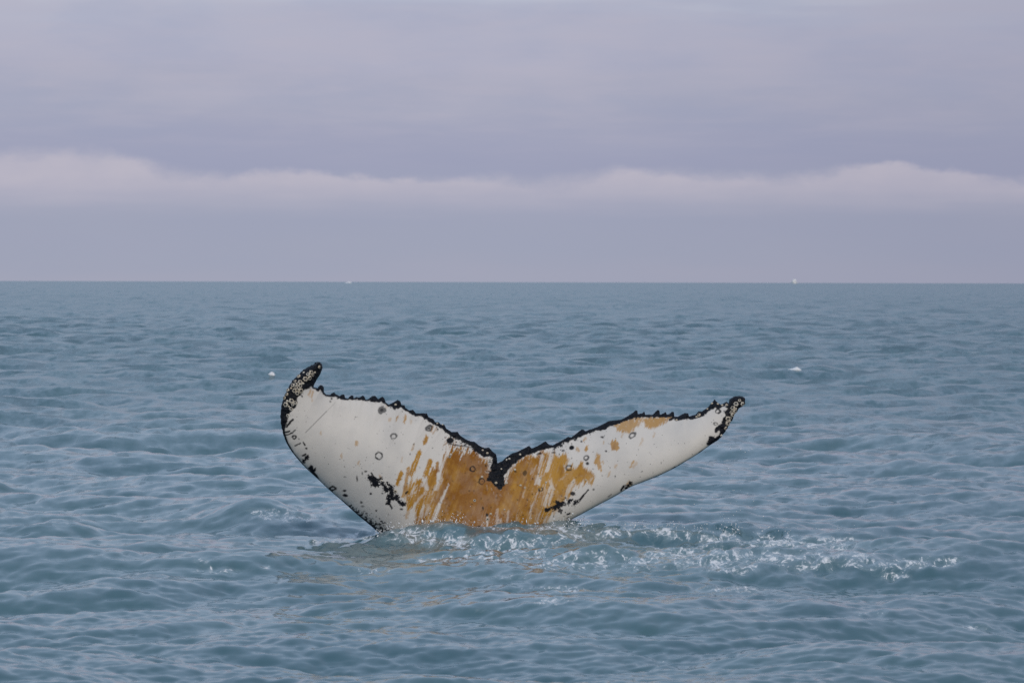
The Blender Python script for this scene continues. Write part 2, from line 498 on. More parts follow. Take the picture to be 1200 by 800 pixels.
# ------------------------------------------------------------------ whale tail
TRAIL = [(374.5, 424.3), (377.5, 426.5), (378.2, 431), (375, 439), (370.5, 446), (368, 451), (367.5, 453.5), (372, 454.6), (375, 451), (377.5, 451.2), (379.4, 453.5), (379.6, 459),
         (382, 462), (387, 462.3), (389, 460.3), (391.5, 459.2), (394, 462), (398, 463.8), (400.5, 462), (403.4, 462), (404.5, 466), (407.5, 466.8), (411.3, 463), (414, 463.5), (414.6, 466.4),
         (418, 464.7), (420.6, 465.6), (425.5, 462.9), (427.4, 465), (428.5, 468), (431.5, 467.5), (436, 463.8), (439.8, 463.4), (443, 467.5), (448, 464.5), (450.6, 466.8), (452, 471.3),
         (455.5, 473.9), (461.5, 470.9), (466, 468.3), (469, 469.8), (470.5, 474.3), (473.9, 474.3), (475.4, 478), (479.5, 480.6), (484, 479.9), (487.5, 484), (494, 484), (500.3, 484),
         (502, 488.3), (507.8, 490.9), (510, 494.3), (514, 494.3), (516.8, 497.3), (520.9, 497.3), (522.8, 501.8), (529.5, 505.9), (536.3, 505.5), (539.3, 510), (545.3, 514.1), (551.3, 516.8),
         (556, 517.3), (562.5, 522.5), (568.5, 524.8), (573, 524), (577.5, 528.9), (581.3, 531.9), (582.4, 536.8), (582.9, 542.4), (588.8, 539.8), (592.5, 536), (600, 531), (607.5, 528.5),
         (611, 526.6), (620, 522.1), (623, 525), (629, 522.8), (639, 516.8), (643.3, 520.5), (647.8, 521.6), (652, 519), (657.5, 516.4), (665.8, 511.5), (669.5, 512.3), (681.5, 502.9),
         (684, 503.3), (686, 504.8), (695, 501.8), (700, 500), (707.5, 496.3), (712.8, 493.3), (718, 492.5), (727.8, 491.4), (734.5, 488), (739.8, 484.6), (745, 480.5), (746.9, 480.9),
         (747.6, 485), (752.5, 483.9), (755, 482), (756.3, 485.8), (760, 485.4), (764.5, 485.8), (770.5, 480.1), (772.8, 480.5), (773.2, 485), (775, 485.4), (780.3, 482.4), (781.4, 485.4),
         (784, 485), (787.4, 482), (789.6, 482.4), (790.4, 487.8), (793.8, 488), (802.8, 483.5), (806.5, 484.3), (807.6, 487.6), (815.5, 485.4), (818.5, 481.6), (822.3, 482), (829.8, 476.8),
         (837.3, 467.8), (841.8, 472.3), (844.8, 473.8), (851.5, 470.4), (853.8, 472.3), (854.9, 467.8), (859.8, 464.4), (866, 463.6), (870.3, 464.4), (873.4, 466.6)]
LEAD_R = [(873.4, 466.6), (873.6, 469.5), (871.8, 473.8), (865.8, 477.8), (863.6, 482), (860.5, 487.3), (856.4, 494), (852.3, 501.5), (847, 510.0), (842, 515), (835, 519.5), (828.5, 524), (818.8, 531),
          (807.5, 538), (788.8, 549), (770, 558), (755, 564), (738.5, 570.6), (721, 581), (702.5, 590.8), (683.8, 600.9), (665, 611), (645, 622), (625, 635), (612, 655), (604, 690), (604, 740), (625, 850), (650, 980)]
LEAD_L = [(374.5, 424.3), (372, 423.8), (368, 425.9), (362, 429.3), (353.8, 434.5), (348.5, 440.0), (341, 447.5), (335, 460.2), (331.3, 470.5), (328.6, 482), (329, 494.8), (332.4, 509.8), (336.5, 520.3),
          (344.5, 532.3), (357.3, 547.0), (372.3, 561), (385, 573), (398.5, 584.6), (405, 590.4), (420, 603.8), (431, 612.8), (444, 623.8), (470, 645), (505, 664), (528, 684), (540, 710), (543, 740), (530, 850), (510, 980)]


def lin_resample(pts, step, jit, seed):
    P = np.array(pts, float); o = []
    r = np.random.default_rng(seed)
    for a, b in zip(P[:-1], P[1:]):
        n = max(1, int(np.hypot(*(b - a)) / step))
        t = np.linspace(0, 1, n, endpoint=False)[:, None]
        q = a + (b - a) * t
        q[1:] += r.normal(0, jit, q[1:].shape)
        o.append(q)
    return np.concatenate(o + [P[-1:]])


trail = lin_resample(TRAIL, 0.9, 0.10, 3)
ll = smooth_line(LEAD_L, 1.2); lr = smooth_line(LEAD_R, 1.2)
tip = len(trail)
# knobbly barnacled skin along the outer leading edges near both tips
for L_, (xa, xb) in ((ll, (328, 372)), (lr, (842, 874))):
    mk = (L_[:, 0] > xa) & (L_[:, 0] < xb) & (L_[:, 1] < 516)
    nz = (fbm(L_[:, 0] * .35, L_[:, 1] * .35, 2, 9) - 0.5) * 3.0
    L_[mk, 0] += nz[mk] * 0.6; L_[mk, 1] += nz[mk] * 0.5
outline = np.concatenate([trail[:-1], lr[:-1], ll[::-1][:-1]])
oxy = outline.tolist()
# interior points
gx, gy = [], []
s = 0.82
for row, yy in enumerate(np.arange(420, 645, s * 0.866)):
    xs = np.arange(325, 880, s) + (row % 2) * s * 0.5
    gx.append(xs); gy.append(np.full(xs.shape, yy))
for row, yy in enumerate(np.arange(648, 980, 5.0)):
    xs = np.arange(440, 700, 5.0) + (row % 2) * 2.5
    gx.append(xs); gy.append(np.full(xs.shape, yy))
gx = np.concatenate(gx); gy = np.concatenate(gy)
gx += rng.normal(0, .04, gx.shape); gy += rng.normal(0, .04, gy.shape)
sd = poly_sdf(gx, gy, oxy)
k = sd < -0.45
gx, gy = gx[k], gy[k]
nb = len(outline)
px = np.concatenate([outline[:, 0], gx]); py = np.concatenate([outline[:, 1], gy])
edges = [(i, (i + 1) % nb) for i in range(nb)]
res = delaunay_2d_cdt([Vector(p) for p in zip(px, py)], edges, [], 0, 1e-5, True)
V = np.array([(p[0], p[1]) for p in res[0]]); Fc = np.array(res[2], np.int32)
cen = V[Fc].mean(1)
Fc = Fc[poly_sdf(cen[:, 0], cen[:, 1], oxy) < 0]
orig = res[3]
px, py = V[:, 0], V[:, 1]
is_b = np.array([any(i < nb for i in o) for o in orig])
d_te = seg_dist(px, py, TRAIL)
d_le = np.minimum(seg_dist(px, py, LEAD_L), seg_dist(px, py, LEAD_R))
d_out = seg_dist(px, py, oxy + oxy[:1])
print('tail points', len(V), round(time.time() - T0, 1))

S_PX = FLUKE_D / F_PX                     # metres per pixel at the tail
XC = 576.0
# aerofoil-like section: blunt leading edge, thin trailing edge
chord = d_le + d_te
a = np.clip(d_le / (chord + 1e-6), 0, 1)
naca = 5 * (0.2969 * np.sqrt(a) - 0.126 * a - 0.3516 * a ** 2 + 0.2843 * a ** 3 - 0.1036 * a ** 4)
root = np.exp(-((px - XC) / 150.0) ** 2)
half = np.clip(naca, 0, None) * np.minimum(chord, 190) * S_PX * np.interp(px, [330, 450, 576, 874], [.22, .23, .19, .16])
half += 0.010 * (1 - np.exp(-d_out / 1.2))          # even the trailing edge has some body
# tail stock rising into the fluke
keel = np.exp(-((px - XC) / 42.0) ** 2) * sstep(545, 640, py) * 0.10 * np.clip(d_out / 40, 0, 1)
wid = np.interp(py, [640, 690, 740, 980], [80, 32, 30, 70]); dep = np.interp(py, [640, 690, 740, 980], [0.10, 0.24, 0.30, 0.6])
ell = dep * np.sqrt(np.clip(1 - ((px - XC) / wid) ** 2, 0, 1)) * sstep(635, 690, py)
half = np.maximum(half + keel, ell)
half[is_b] = 0
# depth of the mid surface: right blade leans away, left tip curls towards the viewer
le_y = np.interp(px, [328, 445, 520, 576, 640, 874], [500, 624, 660, 670, 628, 470])
lean = np.interp(px, [330, 450, 576, 650, 760, 874], [0.02, 0.06, 0.14, 0.30, 0.52, 0.50])
yc = lean * (le_y - py) * S_PX
yc += np.clip((px - XC) / 300, 0, None) ** 1.4 * 0.35
yc -= np.interp(px, [330, 450, 576, 700, 874], [.05, .16, .05, .10, .03]) * 4 * a * (1 - a)      # convex underside
yc -= 0.22 * np.clip((430 - px) / 100, 0, 1) ** 2
yc += 0.40 * np.clip((py - 640) / 340, 0, 1) ** 1.5

# knobs on the black trailing rim
INNER = [(367.5, 453.5), (371, 458), (373, 459.5), (376, 457), (379, 462), (383, 464.5), (390, 465), (400, 467.8), (410, 468.5), (420, 468.5), (430, 469.5), (440, 471), (449, 471.5), (454, 475.5),
         (459, 477), (463, 481), (466, 478), (470, 477.5), (478, 483), (487, 487), (495, 488.5), (496, 492), (500, 491.5), (505, 495), (512, 499), (520, 504), (530, 512), (536, 513.5), (545, 519),
         (552, 523), (558, 529), (563, 533.5), (568, 535), (574, 534.5), (577, 538), (575, 548), (573, 556), (570, 563), (576, 565), (583, 573), (587, 574), (592, 567), (590, 559), (595, 551),
         (602, 543), (610, 537.5), (620, 533), (630, 528.5), (640, 525), (650, 525), (660, 518.5), (668, 516), (680, 512), (690, 508), (700, 504.5), (707, 504), (715, 499), (727, 496), (740, 490),
         (746, 489.5), (750, 488.5), (760, 489.2), (775, 488.6), (788, 489), (792, 493), (805, 491.5), (815, 490.5), (825, 487), (832, 481), (838, 478), (843, 480.5), (846, 477), (850, 476.5)]
tip_i = TRAIL.index((851.5, 470.4))
RIM = TRAIL[6:tip_i + 1] + INNER[::-1]
TIP_L = [(374.5, 421), (381, 424), (380, 432), (376, 440), (371, 447), (368, 453), (365, 452.5), (361, 455.5), (357, 456), (353, 461), (351, 464), (347, 467.5), (348.5, 470.5), (346.5, 477), (343, 481),
         (339, 484), (337.5, 489), (336.5, 491.5), (338, 494), (335, 498), (333.5, 503), (334, 508), (331, 509), (326, 500), (325, 480), (333, 455), (345, 436), (365, 422)]
TIP_R = [(853, 473), (850, 476.5), (853, 479), (849, 482), (851, 486), (848, 489.5), (846, 495), (842, 497.5), (840, 500), (837, 505.5), (839, 507), (842.5, 504.5), (844, 507.5), (839, 513), (835, 511), (830.5, 511.5), (829, 516),
         (828.5, 520), (833, 524), (850, 513), (880, 475), (880, 460), (858, 460)]
# domain warp gives ragged, natural borders
wx_ = px + (fbm(px * .35, py * .35, 3, 1) - .5) * 3.2; wy_ = py + (fbm(px * .35, py * .35, 3, 2) - .5) * 3.2
AA = 0.45


def cover(sdv, aa=AA):
    return np.clip(0.5 - sdv / (2 * aa), 0, 1)


s_rim = np.minimum(poly_sdf(wx_, wy_, RIM), np.minimum(poly_sdf(wx_, wy_, TIP_L), poly_sdf(wx_, wy_, TIP_R)))
s_rim = np.minimum(s_rim, np.where(d_te < d_le, d_te - 2.0, 9))
black = cover(s_rim)
knob = (fbm(px * .30, py * .30, 3, 7) - .45)
rim_soft = sstep(1.0, -2.0, s_rim)
half_f = half + rim_soft * np.where(is_b, 0, 1) * knob * 0.035 * np.clip(d_out / 2, 0, 1)


wx_ = px + (wx_ - px) * .42; wy_ = py + (wy_ - py) * .42
# black spots, rings and scars -----------------------------------------------------
def ell_d(cx, cy, rx, ry, ang=0):
    c, s_ = math.cos(ang), math.sin(ang)
    u = ((wx_ - wx_.mean() * 0) - cx); v = (wy_ - cy)
    u, v = u * c + v * s_, -u * s_ + v * c
    q = np.sqrt((u / rx) ** 2 + (v / ry) ** 2)
    return (q - 1) * min(rx, ry), q


def cap_d(ax, ay, bx, by, r, x=None, y=None):
    return seg_dist(wx_ if x is None else x, wy_ if y is None else y, [(ax, ay), (bx, by)]) - r


def ink(sdv, amt=1.0):
    global black
    black = np.maximum(black, cover(sdv) * amt)


spk_hole = fbm(px * .75, py * .75, 2, 85)
RINGS = [(461.5, 511, 3.9, 3.1, -.4, .95), (444, 534, 4.5, 4.3, 0, 1.0), (554, 549, 3.2, 3.2, 0, .7), (564.5, 563.5, 3.4, 3.6, 0, .7), (687, 536, 3.3, 2.6, -.7, .95), (666.5, 548, 3.4, 3.2, -.6, .85),
         (741, 510, 4.2, 2.6, -.6, .8), (841.3, 481.8, 2.9, 2.7, 0, .9), (838.5, 496.3, 2.4, 1.7, 0, .7), (344.8, 512.2, 2.5, 2.0, -.3, .9), (389.5, 572, 4.0, 2.4, 0, 1.0), (633.5, 573, 2.4, 2.2, 0, .6),
         (502.5, 501.3, 3.8, 3.3, -.4, 1.5), (447.5, 480.5, 4.1, 3.5, -.4, 1.9), (677, 587.5, 4.8, 2.0, -.65, .9), (661, 590, 2.6, 2.0, .3, .9)]
for (cx, cy, rx, ry, an, tk) in RINGS:
    dd, q = ell_d(cx, cy, rx, ry, an)
    brk = 0.5 + 1.1 * vnoise(px * .34, py * .34, 21)
    ink(np.abs(dd + tk * .4) - (tk * .62 + .22) * brk, .88 + .12 * math.sin(cx * 3.1))
DOTS = [(447.5, 480.5, 2.6, 2.2, .93), (502.5, 501.3, 1.8, 1.5, .88), (527.5, 516, 4.3, 3.7, 1), (688.5, 542.5, 2.1, 1.9, .95), (670, 524.5, 3.1, 2.6, 1), (615, 554, 2.6, 3.4, .72), (671, 578, 2.9, 2.4, .95), (632, 574, 1.3, 1.4, 1),
        (706, 512, 2.0, 1.1, .9), (674, 515, 1.9, 1.3, .9), (710, 528.5, 1.1, .9, .9), (738, 512, 1.6, 1.1, .6), (404, 574.7, 2.3, 1.4, 1), (404.7, 580.2, 3.1, 1.8, 1), (418.5, 560.5, 1.1, 3.4, .85), (424.8, 554.5, .9, 1.9, .8),
        (428.5, 552, 1.6, 1.0, .9), (434.5, 578, 1.5, 1.2, 1), (448, 578, 1.3, 1.0, .95), (423.5, 588.5, 1.4, 1.2, .95), (441, 598, 1.1, 1.1, .95), (470.5, 596.5, 2.0, 1.1, .9), (459, 595, 1.1, 1.6, .95), (425, 593, 2.2, 1.2, .6),
        (388.5, 466.8, 1.1, 1.2, .9), (387, 470.5, 1.2, 1.4, .6), (404, 558.4, 1.6, .7, .6), (359.2, 525.2, 1.5, 1.1, 1), (350.3, 514, .8, .8, .8), (354, 464.2, 1.1, 1.2, .9), (569.7, 545.5, 1.2, 1.0, .9), (566, 595.5, 1.0, 2.2, .95),
        (570.8, 603.5, 1.6, 2.0, .95), (562, 618, 4.0, 2.6, .9), (550, 575, 1.2, 1.1, .6), (564, 584, 1.2, 1.6, .35), (582, 583, 1.6, 1.0, .3), (666, 590, 1.6, 1.4, .9), (695.5, 573, 1.2, 1.2, .7), (636, 607, .9, .8, .8), (648.5, 604.5, .8, 1.2, .7),
        (416.7, 488.5, .9, .9, .5), (663, 583, 1.0, 1.0, .9), (681, 517, 1.3, 1.4, .8), (660, 528, 2.0, 1.2, .8), (649, 530, 2.5, 1.0, .8), (632, 531, 2.4, 1.3, .85), (426.5, 599, 1.4, 1.0, .5), (604, 552, 1.5, 1.6, .7)]
for (cx, cy, rx, ry, am) in DOTS:
    dd, q = ell_d(cx, cy, rx, ry)
    ink(dd, am)
rd = np.random.default_rng(91)
for q in range(110):
    cx, cy = rd.normal(575, 75), rd.uniform(495, 622)
    dd, q_ = ell_d(cx, cy, rd.uniform(.45, 1.0), rd.uniform(.45, 1.0))
    ink(dd, rd.uniform(.3, .9))
LINES = [(343, 491.5, 336, 499.5, 1.2, 1), (339.5, 504.8, 333, 506.5, 1.0, 1), (346.3, 503.2, 342.8, 507, .65, .9), (342.8, 507, 335, 509.6, .9, 1), (345.5, 522, 351.5, 519.3, .8, .95), (355.6, 518, 357.4, 521.4, .8, 1), (354.6, 533.6, 358.6, 532.2, 1.0, 1),
         (356, 539.8, 360.2, 535.4, 2.0, 1), (434, 560, 441, 564, 3.4, 1), (436, 567.5, 443, 568, 2.0, 1), (444, 562, 446.5, 559.5, 1.4, 1), (435, 554, 437, 557, 1.0, 1), (448, 566, 453, 574, 2.2, 1), (453, 565.5, 458, 569, 1.4, 1), (452, 575, 459, 571, 2.0, 1),
         (459.5, 575, 459, 584, 2.4, 1), (456, 580, 455, 589, 2.2, 1), (452.5, 590, 455, 588, 1.2, 1), (460, 584, 466, 581.5, 2.4, 1), (468, 588, 473, 590.5, 2.3, 1), (466, 585.5, 469, 588.5, 1.5, 1), (457, 590, 458, 593.5, .9, 1), (475.5, 578, 477.5, 576, .9, 1),
         (640.5, 597.5, 645, 595.5, 2.0, 1), (650, 595, 657, 590.5, 3.2, 1), (652, 588, 659, 589, 1.6, 1), (655, 596, 657, 599, 1.8, .9), (680, 585, 684, 580, 1.3, 1), (684, 579.5, 689.5, 574, .9, 1), (672.5, 590, 676, 587, 1.5, 1), (666.5, 588, 669.5, 585.5, 1.6, 1),
         (665, 602.5, 668, 600.8, 1.0, 1), (665, 606.5, 666.5, 605.8, .7, .9), (727.8, 574, 731, 569.5, 1.2, 1), (733.6, 571.4, 739.4, 565, 1.5, 1), (712.5, 582, 716.5, 579.2, .55, .8), (788, 549.4, 792, 547, .9, 1), (795.5, 545.4, 800.5, 542.8, .9, 1), (768, 559, 775, 555.6, .8, .9),
         (819.5, 530.5, 824, 527.6, .9, 1), (785, 491.5, 795, 486.5, 1.3, 1), (526, 520, 545, 522.5, .8, .8), (545, 522.5, 553, 524.5, .7, .7), (745, 491, 747, 488, .8, .9)]
rgx = px + (fbm(px * .62, py * .62, 3, 81, .6) - .5) * 4.6; rgy = py + (fbm(px * .62, py * .62, 3, 82, .6) - .5) * 4.6
for (ax, ay, bx, by, r_, am) in LINES:
    if r_ >= 1.4:
        ink(cap_d(ax, ay, bx, by, r_ + .25, rgx, rgy) + (spk_hole - .5) * 2.2, am)
    else:
        ink(cap_d(ax, ay, bx, by, r_), am)
ink(poly_sdf(wx_, wy_, [(361, 548.5), (364, 544), (366.5, 545.5), (367.5, 549), (370.5, 547.5), (370, 551), (368.5, 553), (374, 559.5), (371, 561), (365, 554)]))
# long thin scratch
ink(cap_d(358, 506.7, 383, 481.5, .30, px, py), .85)
ink(cap_d(383, 481.5, 393, 471.5, .22, px, py), .4)
# speckle: dark skin breaking through near the rim, the water line and the leading edge
spk = fbm(px * .55, py * .55, 3, 31, .6)
zone = np.exp(-np.clip(s_rim, 0, None) / 5.0) * (np.exp(-((px - 540) / 30) ** 2) * 0.8 + np.exp(-((px - 655) / 28) ** 2) * 0.8 + 0.12)
zone = np.maximum(zone, np.clip(1.15 - d_le / np.interp(px, [395, 425, 447, 470], [2.0, 8, 17, 14]), 0, 1) * sstep(395, 420, px) * sstep(480, 455, px) * (py > 580))
zone = np.maximum(zone, 0.55 * np.exp(-d_le / 2.0) * (px < 470) * (py > 500))
ink((0.86 - 0.52 * zone - spk) * 14, .95)
ink(d_le - np.interp(px, [328, 336, 345, 360, 372, 376, 398, 402, 425, 447], [3.5, 2.2, 1.2, .9, 1.0, .5, .5, 1.2, 1.8, 2.2]) + 9 * (px > 470) + 9 * (py < 470), 1)
ink(d_le - 0.5 + 9 * (px < 600), .45)

# ochre film of diatoms ---------------------------------------------------------------
tn = np.array([0.33, -0.944])                       # direction of the streaks
al = px * tn[0] + py * tn[1]; ac = px * tn[1] - py * tn[0]
streak = fbm(ac * .38, al * .045, 4, 41, .6)
streak_f = fbm(ac * .9, al * .06, 3, 47, .6)
OCH = [(519, 531), (528, 524), (545, 524), (560, 531), (570, 540), (578, 560), (590, 562), (600, 545), (622, 533), (650, 529), (661, 529), (667, 536), (661, 545), (664, 550), (672, 546), (680, 543), (688, 548), (695, 556), (697, 561),
       (690, 568), (676, 570), (668, 582), (655, 592), (648, 603), (640, 612), (622, 640), (500, 645), (486, 620), (487, 600), (478, 592), (474, 578), (484, 566), (490, 572), (500, 560), (508, 552), (514, 560), (518, 545)]
wxo = px + (streak - .5) * 10 * 0.3 + (fbm(px * .2, py * .2, 3, 51) - .5) * 4; wyo = py + (streak - .5) * np.interp(px, [560, 640], [46, 20])
so = poly_sdf(wxo, wyo, OCH)
och = cover(so, 1.9) * (.92 + .08 * sstep(.3, .6, fbm(px * .12, py * .08, 3, 66)))
TAN = [(491.5, 530, 484, 551, 2.7, 1), (488, 540, 481, 556, 3.2, 1), (504, 541, 499, 556, 3.3, 1), (510, 552, 504, 566, 3.6, 1), (513, 542, 512, 552, 2.0, .9), (470.5, 554, 465, 567, 2.2, 1), (478.5, 548, 474, 575, 1.6, .9), (500.5, 511, 497, 519, 2.1, .95), (485, 521, 482.5, 527, .9, .8), (472, 535, 470.5, 540, .9, .4),
       (507, 500, 505, 505, 1.3, .7), (511, 503, 508, 508, 1.2, .5), (492, 564, 480, 576, 4.2, 1), (476, 572, 473, 582, 2.6, .9), (457.6, 491, 456, 494, 1.0, .5), (466, 488, 464, 493, 1.0, .8), (475.3, 488, 473.4, 494.5, 1.2, .8), (482, 492, 481, 495, .9, .35),
       (417.8, 517, 417, 520.5, 1.7, .65), (376.3, 507.5, 376, 509, 1.2, .4), (400, 533.6, 400, 536, 1.2, .5), (420.2, 541.5, 420, 544.5, 1.4, .5), (363.5, 457.5, 361.5, 463, 1.0, .6), (366.6, 457.5, 364.5, 465, 1.0, .6), (366, 467, 365.4, 470, .8, .35), (457, 475.5, 452, 476, .8, .3), (445.6, 557, 446, 557.6, .9, .7),
       (720, 519.5, 721, 523.5, 4.6, .85), (701.5, 534.5, 698.5, 541, 2.6, .85), (701, 541, 703, 549, 2.4, .8), (707, 541, 705, 543, 1.0, .5), (688, 523.5, 686.6, 527, 1.6, .9), (676, 526, 678, 527.4, 1.9, .6), (686, 513, 684, 517, 1.2, .7), (742.5, 540.5, 738.6, 547.5, 1.1, .75), (746, 542.5, 742, 547, 1.6, .35), (722.2, 545, 721.6, 547, 1.4, .5),
       (714.6, 553, 713, 557, 1.2, .55), (768, 507, 766, 512, .9, .4), (753, 515, 750, 523, .9, .35), (708, 516, 707.5, 519, .8, .5), (696, 560, 693, 566, 1.8, .9), (479, 598, 476, 606, 1.8, .5), (731, 505, 728, 512, 1.1, .4), (736, 568, 738, 565, 2.2, .6)]
for (ax, ay, bx, by, r_, am) in TAN:
    q = cap_d(ax, ay, bx, by, r_, px + (fbm(px * .4, py * .4, 2, 55) - .5) * 2.4, py + (streak_f - .5) * 7)
    och = np.maximum(och, cover(q, .7) * am)
for P_, am in (([(719, 497), (733, 491), (747, 488), (754, 490), (748, 499), (741, 506.5), (733, 507.5), (722, 502.5)], .8), ([(751, 490), (770, 487), (789, 486), (784, 493), (776, 498), (763, 503), (757, 501)], .85)):
    och = np.maximum(och, cover(poly_sdf(px + (fbm(px * .25, py * .25, 3, 57) - .5) * 6, py + (streak_f - .5) * 8, P_), 1.4) * am)
SCR = [(526, 567, 522, 575, .8, .9), (522, 575, 515, 592, 1.6, .95), (515, 592, 509, 606, 2.1, .95), (509, 606, 503, 622, 1.9, .9), (497, 560, 500, 573, 2.6, .85), (513, 566, 510, 573, 2.2, .85), (489, 568, 483, 577, .6, .7), (512, 570, 506, 578, .6, .6), (498, 577, 486, 592, 1.3, .6), (486, 592, 484, 602, 1.6, .7),
       (497, 592, 494, 606, 1.3, .6), (501, 590, 498, 604, .8, .55), (504, 595, 501, 600, 1.5, .45), (518, 543, 515, 560, .9, .7), (519, 560, 513, 575, .6, .6), (647, 532, 641, 551, 2.4, .75), (637, 533, 627, 567, 1.1, .7), (632, 560, 631, 566, 2.4, .7), (645, 570, 638, 592, 1.6, .75), (649, 572, 643, 590, 1.4, .7), (640, 565, 634, 592, .6, .6),
       (645, 562, 647, 570, 2.0, .6), (672, 563, 663, 580, 2.3, .7), (680, 566, 672, 574, 1.4, .5), (623, 592, 621, 606, .9, .7), (630, 578, 624, 592, .7, .5), (583, 598, 581, 616, 1.4, .5), (596, 598, 594, 612, 1.1, .4), (586, 610, 584, 622, 2.4, .5), (571, 604, 571, 614, 1.2, .8), (606, 606, 604, 618, .8, .4), (616, 571, 613, 582, .7, .4), (665, 555, 655, 562, .6, .4), (629, 545, 622, 555, .7, .4)]
for (ax, ay, bx, by, r_, am) in SCR:
    q = cap_d(ax, ay, bx, by, r_, px + (streak_f - .5) * 2.5, py + (fbm(px * .3, py * .3, 2, 61) - .5) * 5)
    och = och * (1 - cover(q, .7) * am * (0.55 + 0.75 * np.clip(streak_f * 1.6 - .3, 0, 1)).clip(0, 1))
fines = sstep(.60, .72, streak_f) * (np.exp(-((px - 636) / 12) ** 2) * .5 + np.exp(-((px - 588) / 24) ** 2 - ((py - 614) / 14) ** 2) * .6 + np.exp(-((px - 492) / 16) ** 2) * .6 + .03)
och = och * (1 - np.clip(fines, 0, 1))
och = och * (1 - .85 * sstep(.62, .80, fbm(px * .4, py * .25, 3, 63)) * np.exp(-np.clip(s_rim, 0, None) / 5) * (px > 500))
# tone of the film: deep brown in the middle, thin and yellow outside
deep = np.clip(np.exp(-((px - 568) / 66) ** 2) * 1.0 + (streak - .5) * .9 + (fbm(px * .09, py * .07, 3, 67) - .5) * 1.3 + (fbm(px * .3, py * .22, 3, 68) - .5) * .5, 0, 1)
# grey shading patches mottled into the white skin colour
shade_mottle = np.clip((fbm(px * .035, py * .035, 4, 71) - .42) * 1.6, 0, 1)
edge_glow = np.clip(np.exp(-d_le / 9.0) * (px > 560) + 0.3 * np.exp(-d_le / 12) * (px < 560), 0, 1)  # warm glow along the leading edges, painted into the skin colour

n = len(V)
dirs = rays(px, py)
front = dirs * (FLUKE_D + yc - half_f)[:, None]; front[:, 2] += CAM_H
inner_i = np.where(~is_b)[0]
remap = np.arange(n); remap[inner_i] = n + np.arange(len(inner_i))
back = dirs * (FLUKE_D + yc + half * 0.8 + np.where(is_b, 0, .002))[:, None]; back[:, 2] += CAM_H
co_t = np.concatenate([front, back[inner_i]])
# make the front face the camera
v0, v1, v2 = front[Fc[:, 0]], front[Fc[:, 1]], front[Fc[:, 2]]
nn = np.cross(v1 - v0, v2 - v0)
flip = nn[:, 1] > 0
Fc[flip] = Fc[flip][:, ::-1]
f_all = np.concatenate([Fc, remap[Fc][:, ::-1]])

m_skin, nt, bs = material('whale_skin')
geo = nt.node('ShaderNodeNewGeometry'); pos = geo.outputs['Position']
a_b, a_o, a_d, a_g, a_f = (nt.attr(q) for q in ('black', 'ochre', 'deep', 'shade_mottle', 'tint'))
white = nt.mix(nt.math('MULTIPLY', a_g, .8), (0.56, 0.53, 0.49, 1), (0.41, 0.40, 0.385, 1))
white = nt.mix(nt.math('MULTIPLY', a_f, .40), white, (0.50, 0.44, 0.33, 1))
white = nt.mix(nt.smooth(nt.noise(pos, 40.0, 4.0, .6), .5, .8, 0.0, .22), white, (0.42, 0.42, 0.42, 1))
ochre = nt.mix(a_d, (0.38, 0.192, 0.026, 1), (0.205, 0.074, 0.002, 1))
ochre = nt.mix(nt.smooth(nt.noise(pos, 55.0, 4.0, .6), .42, .75, 0.0, .35), ochre, (0.27, 0.13, 0.014, 1))
c = nt.mix(a_o, white, ochre)
dark = nt.mix(nt.smooth(nt.noise(pos, 60.0, 3.0, .6), .45, .75), (0.005, 0.006, 0.009, 1), (0.014, 0.014, 0.018, 1))
c = nt.mix(a_b, c, dark)
nt.link(c, bs.inputs['Base Color'])
nt.link(nt.math('ADD', nt.math('ADD', .36, nt.math('MULTIPLY', a_b, .12)), nt.math('MULTIPLY', nt.noise(pos, 25.0, 3.0, .6), .2)), bs.inputs['Roughness'])
nt.link(nt.math('SUBTRACT', .14, nt.math('MULTIPLY', a_b, .04)), bs.inputs['Specular IOR Level'])
bs.inputs['Coat Weight'].default_value = 0.05; bs.inputs['Coat Roughness'].default_value = 0.22; bs.inputs['Coat IOR'].default_value = 1.35
bp = nt.node('ShaderNodeBump'); bp.inputs['Strength'].default_value = .3; bp.inputs['Distance'].default_value = .004
nt.link(nt.math('ADD', nt.noise(pos, 45.0, 4.0, .6), nt.math('MULTIPLY', a_b, -.25)), bp.inputs['Height'])
nt.link(bp.outputs[0], bs.inputs['Normal'])

base_p = rays(np.array(XC), np.array(625.)) * FLUKE_D
root_e = bpy.data.objects.new('humpback_whale', None); COL.objects.link(root_e)
root_e.location = (float(base_p[0]), FLUKE_D, 0.0)
tag(root_e, 'diving whale showing its white, ochre-stained tail fluke with ragged black edge', 'whale')
off = np.array([float(base_p[0]), FLUKE_D, 0.0])
tail = mesh_obj('tail_fluke', co_t - off, f_all, m_skin, root_e)
ext = lambda v, bv=None: np.concatenate([v, (v[inner_i] if bv is None else np.full(len(inner_i), bv))])
for nm, val, bv in (('black', black, .92), ('ochre', np.clip(och, 0, 1), 0.), ('deep', deep, 0.), ('shade_mottle', shade_mottle, 0.), ('tint', edge_glow, 0.)):
    add_attr(tail, nm, ext(val, bv))
print('tail', len(f_all), round(time.time() - T0, 1))

# barnacles ---------------------------------------------------------------------------
m_barn, nt, bs = material('barnacle_shell')
geo = nt.node('ShaderNodeNewGeometry'); pos = geo.outputs['Position']
oi = nt.node('ShaderNodeObjectInfo')
sh = nt.mix(oi.outputs['Random'], (0.56, 0.53, 0.46, 1), (0.42, 0.35, 0.25, 1))
sh = nt.mix(nt.smooth(nt.noise(pos, 120.0, 3.0, .6), .4, .7), sh, (0.30, 0.26, 0.20, 1))
sh = nt.mix(nt.attr('mouth'), sh, (0.02, 0.02, 0.022, 1))
nt.link(sh, bs.inputs['Base Color']); bs.inputs['Roughness'].default_value = .6


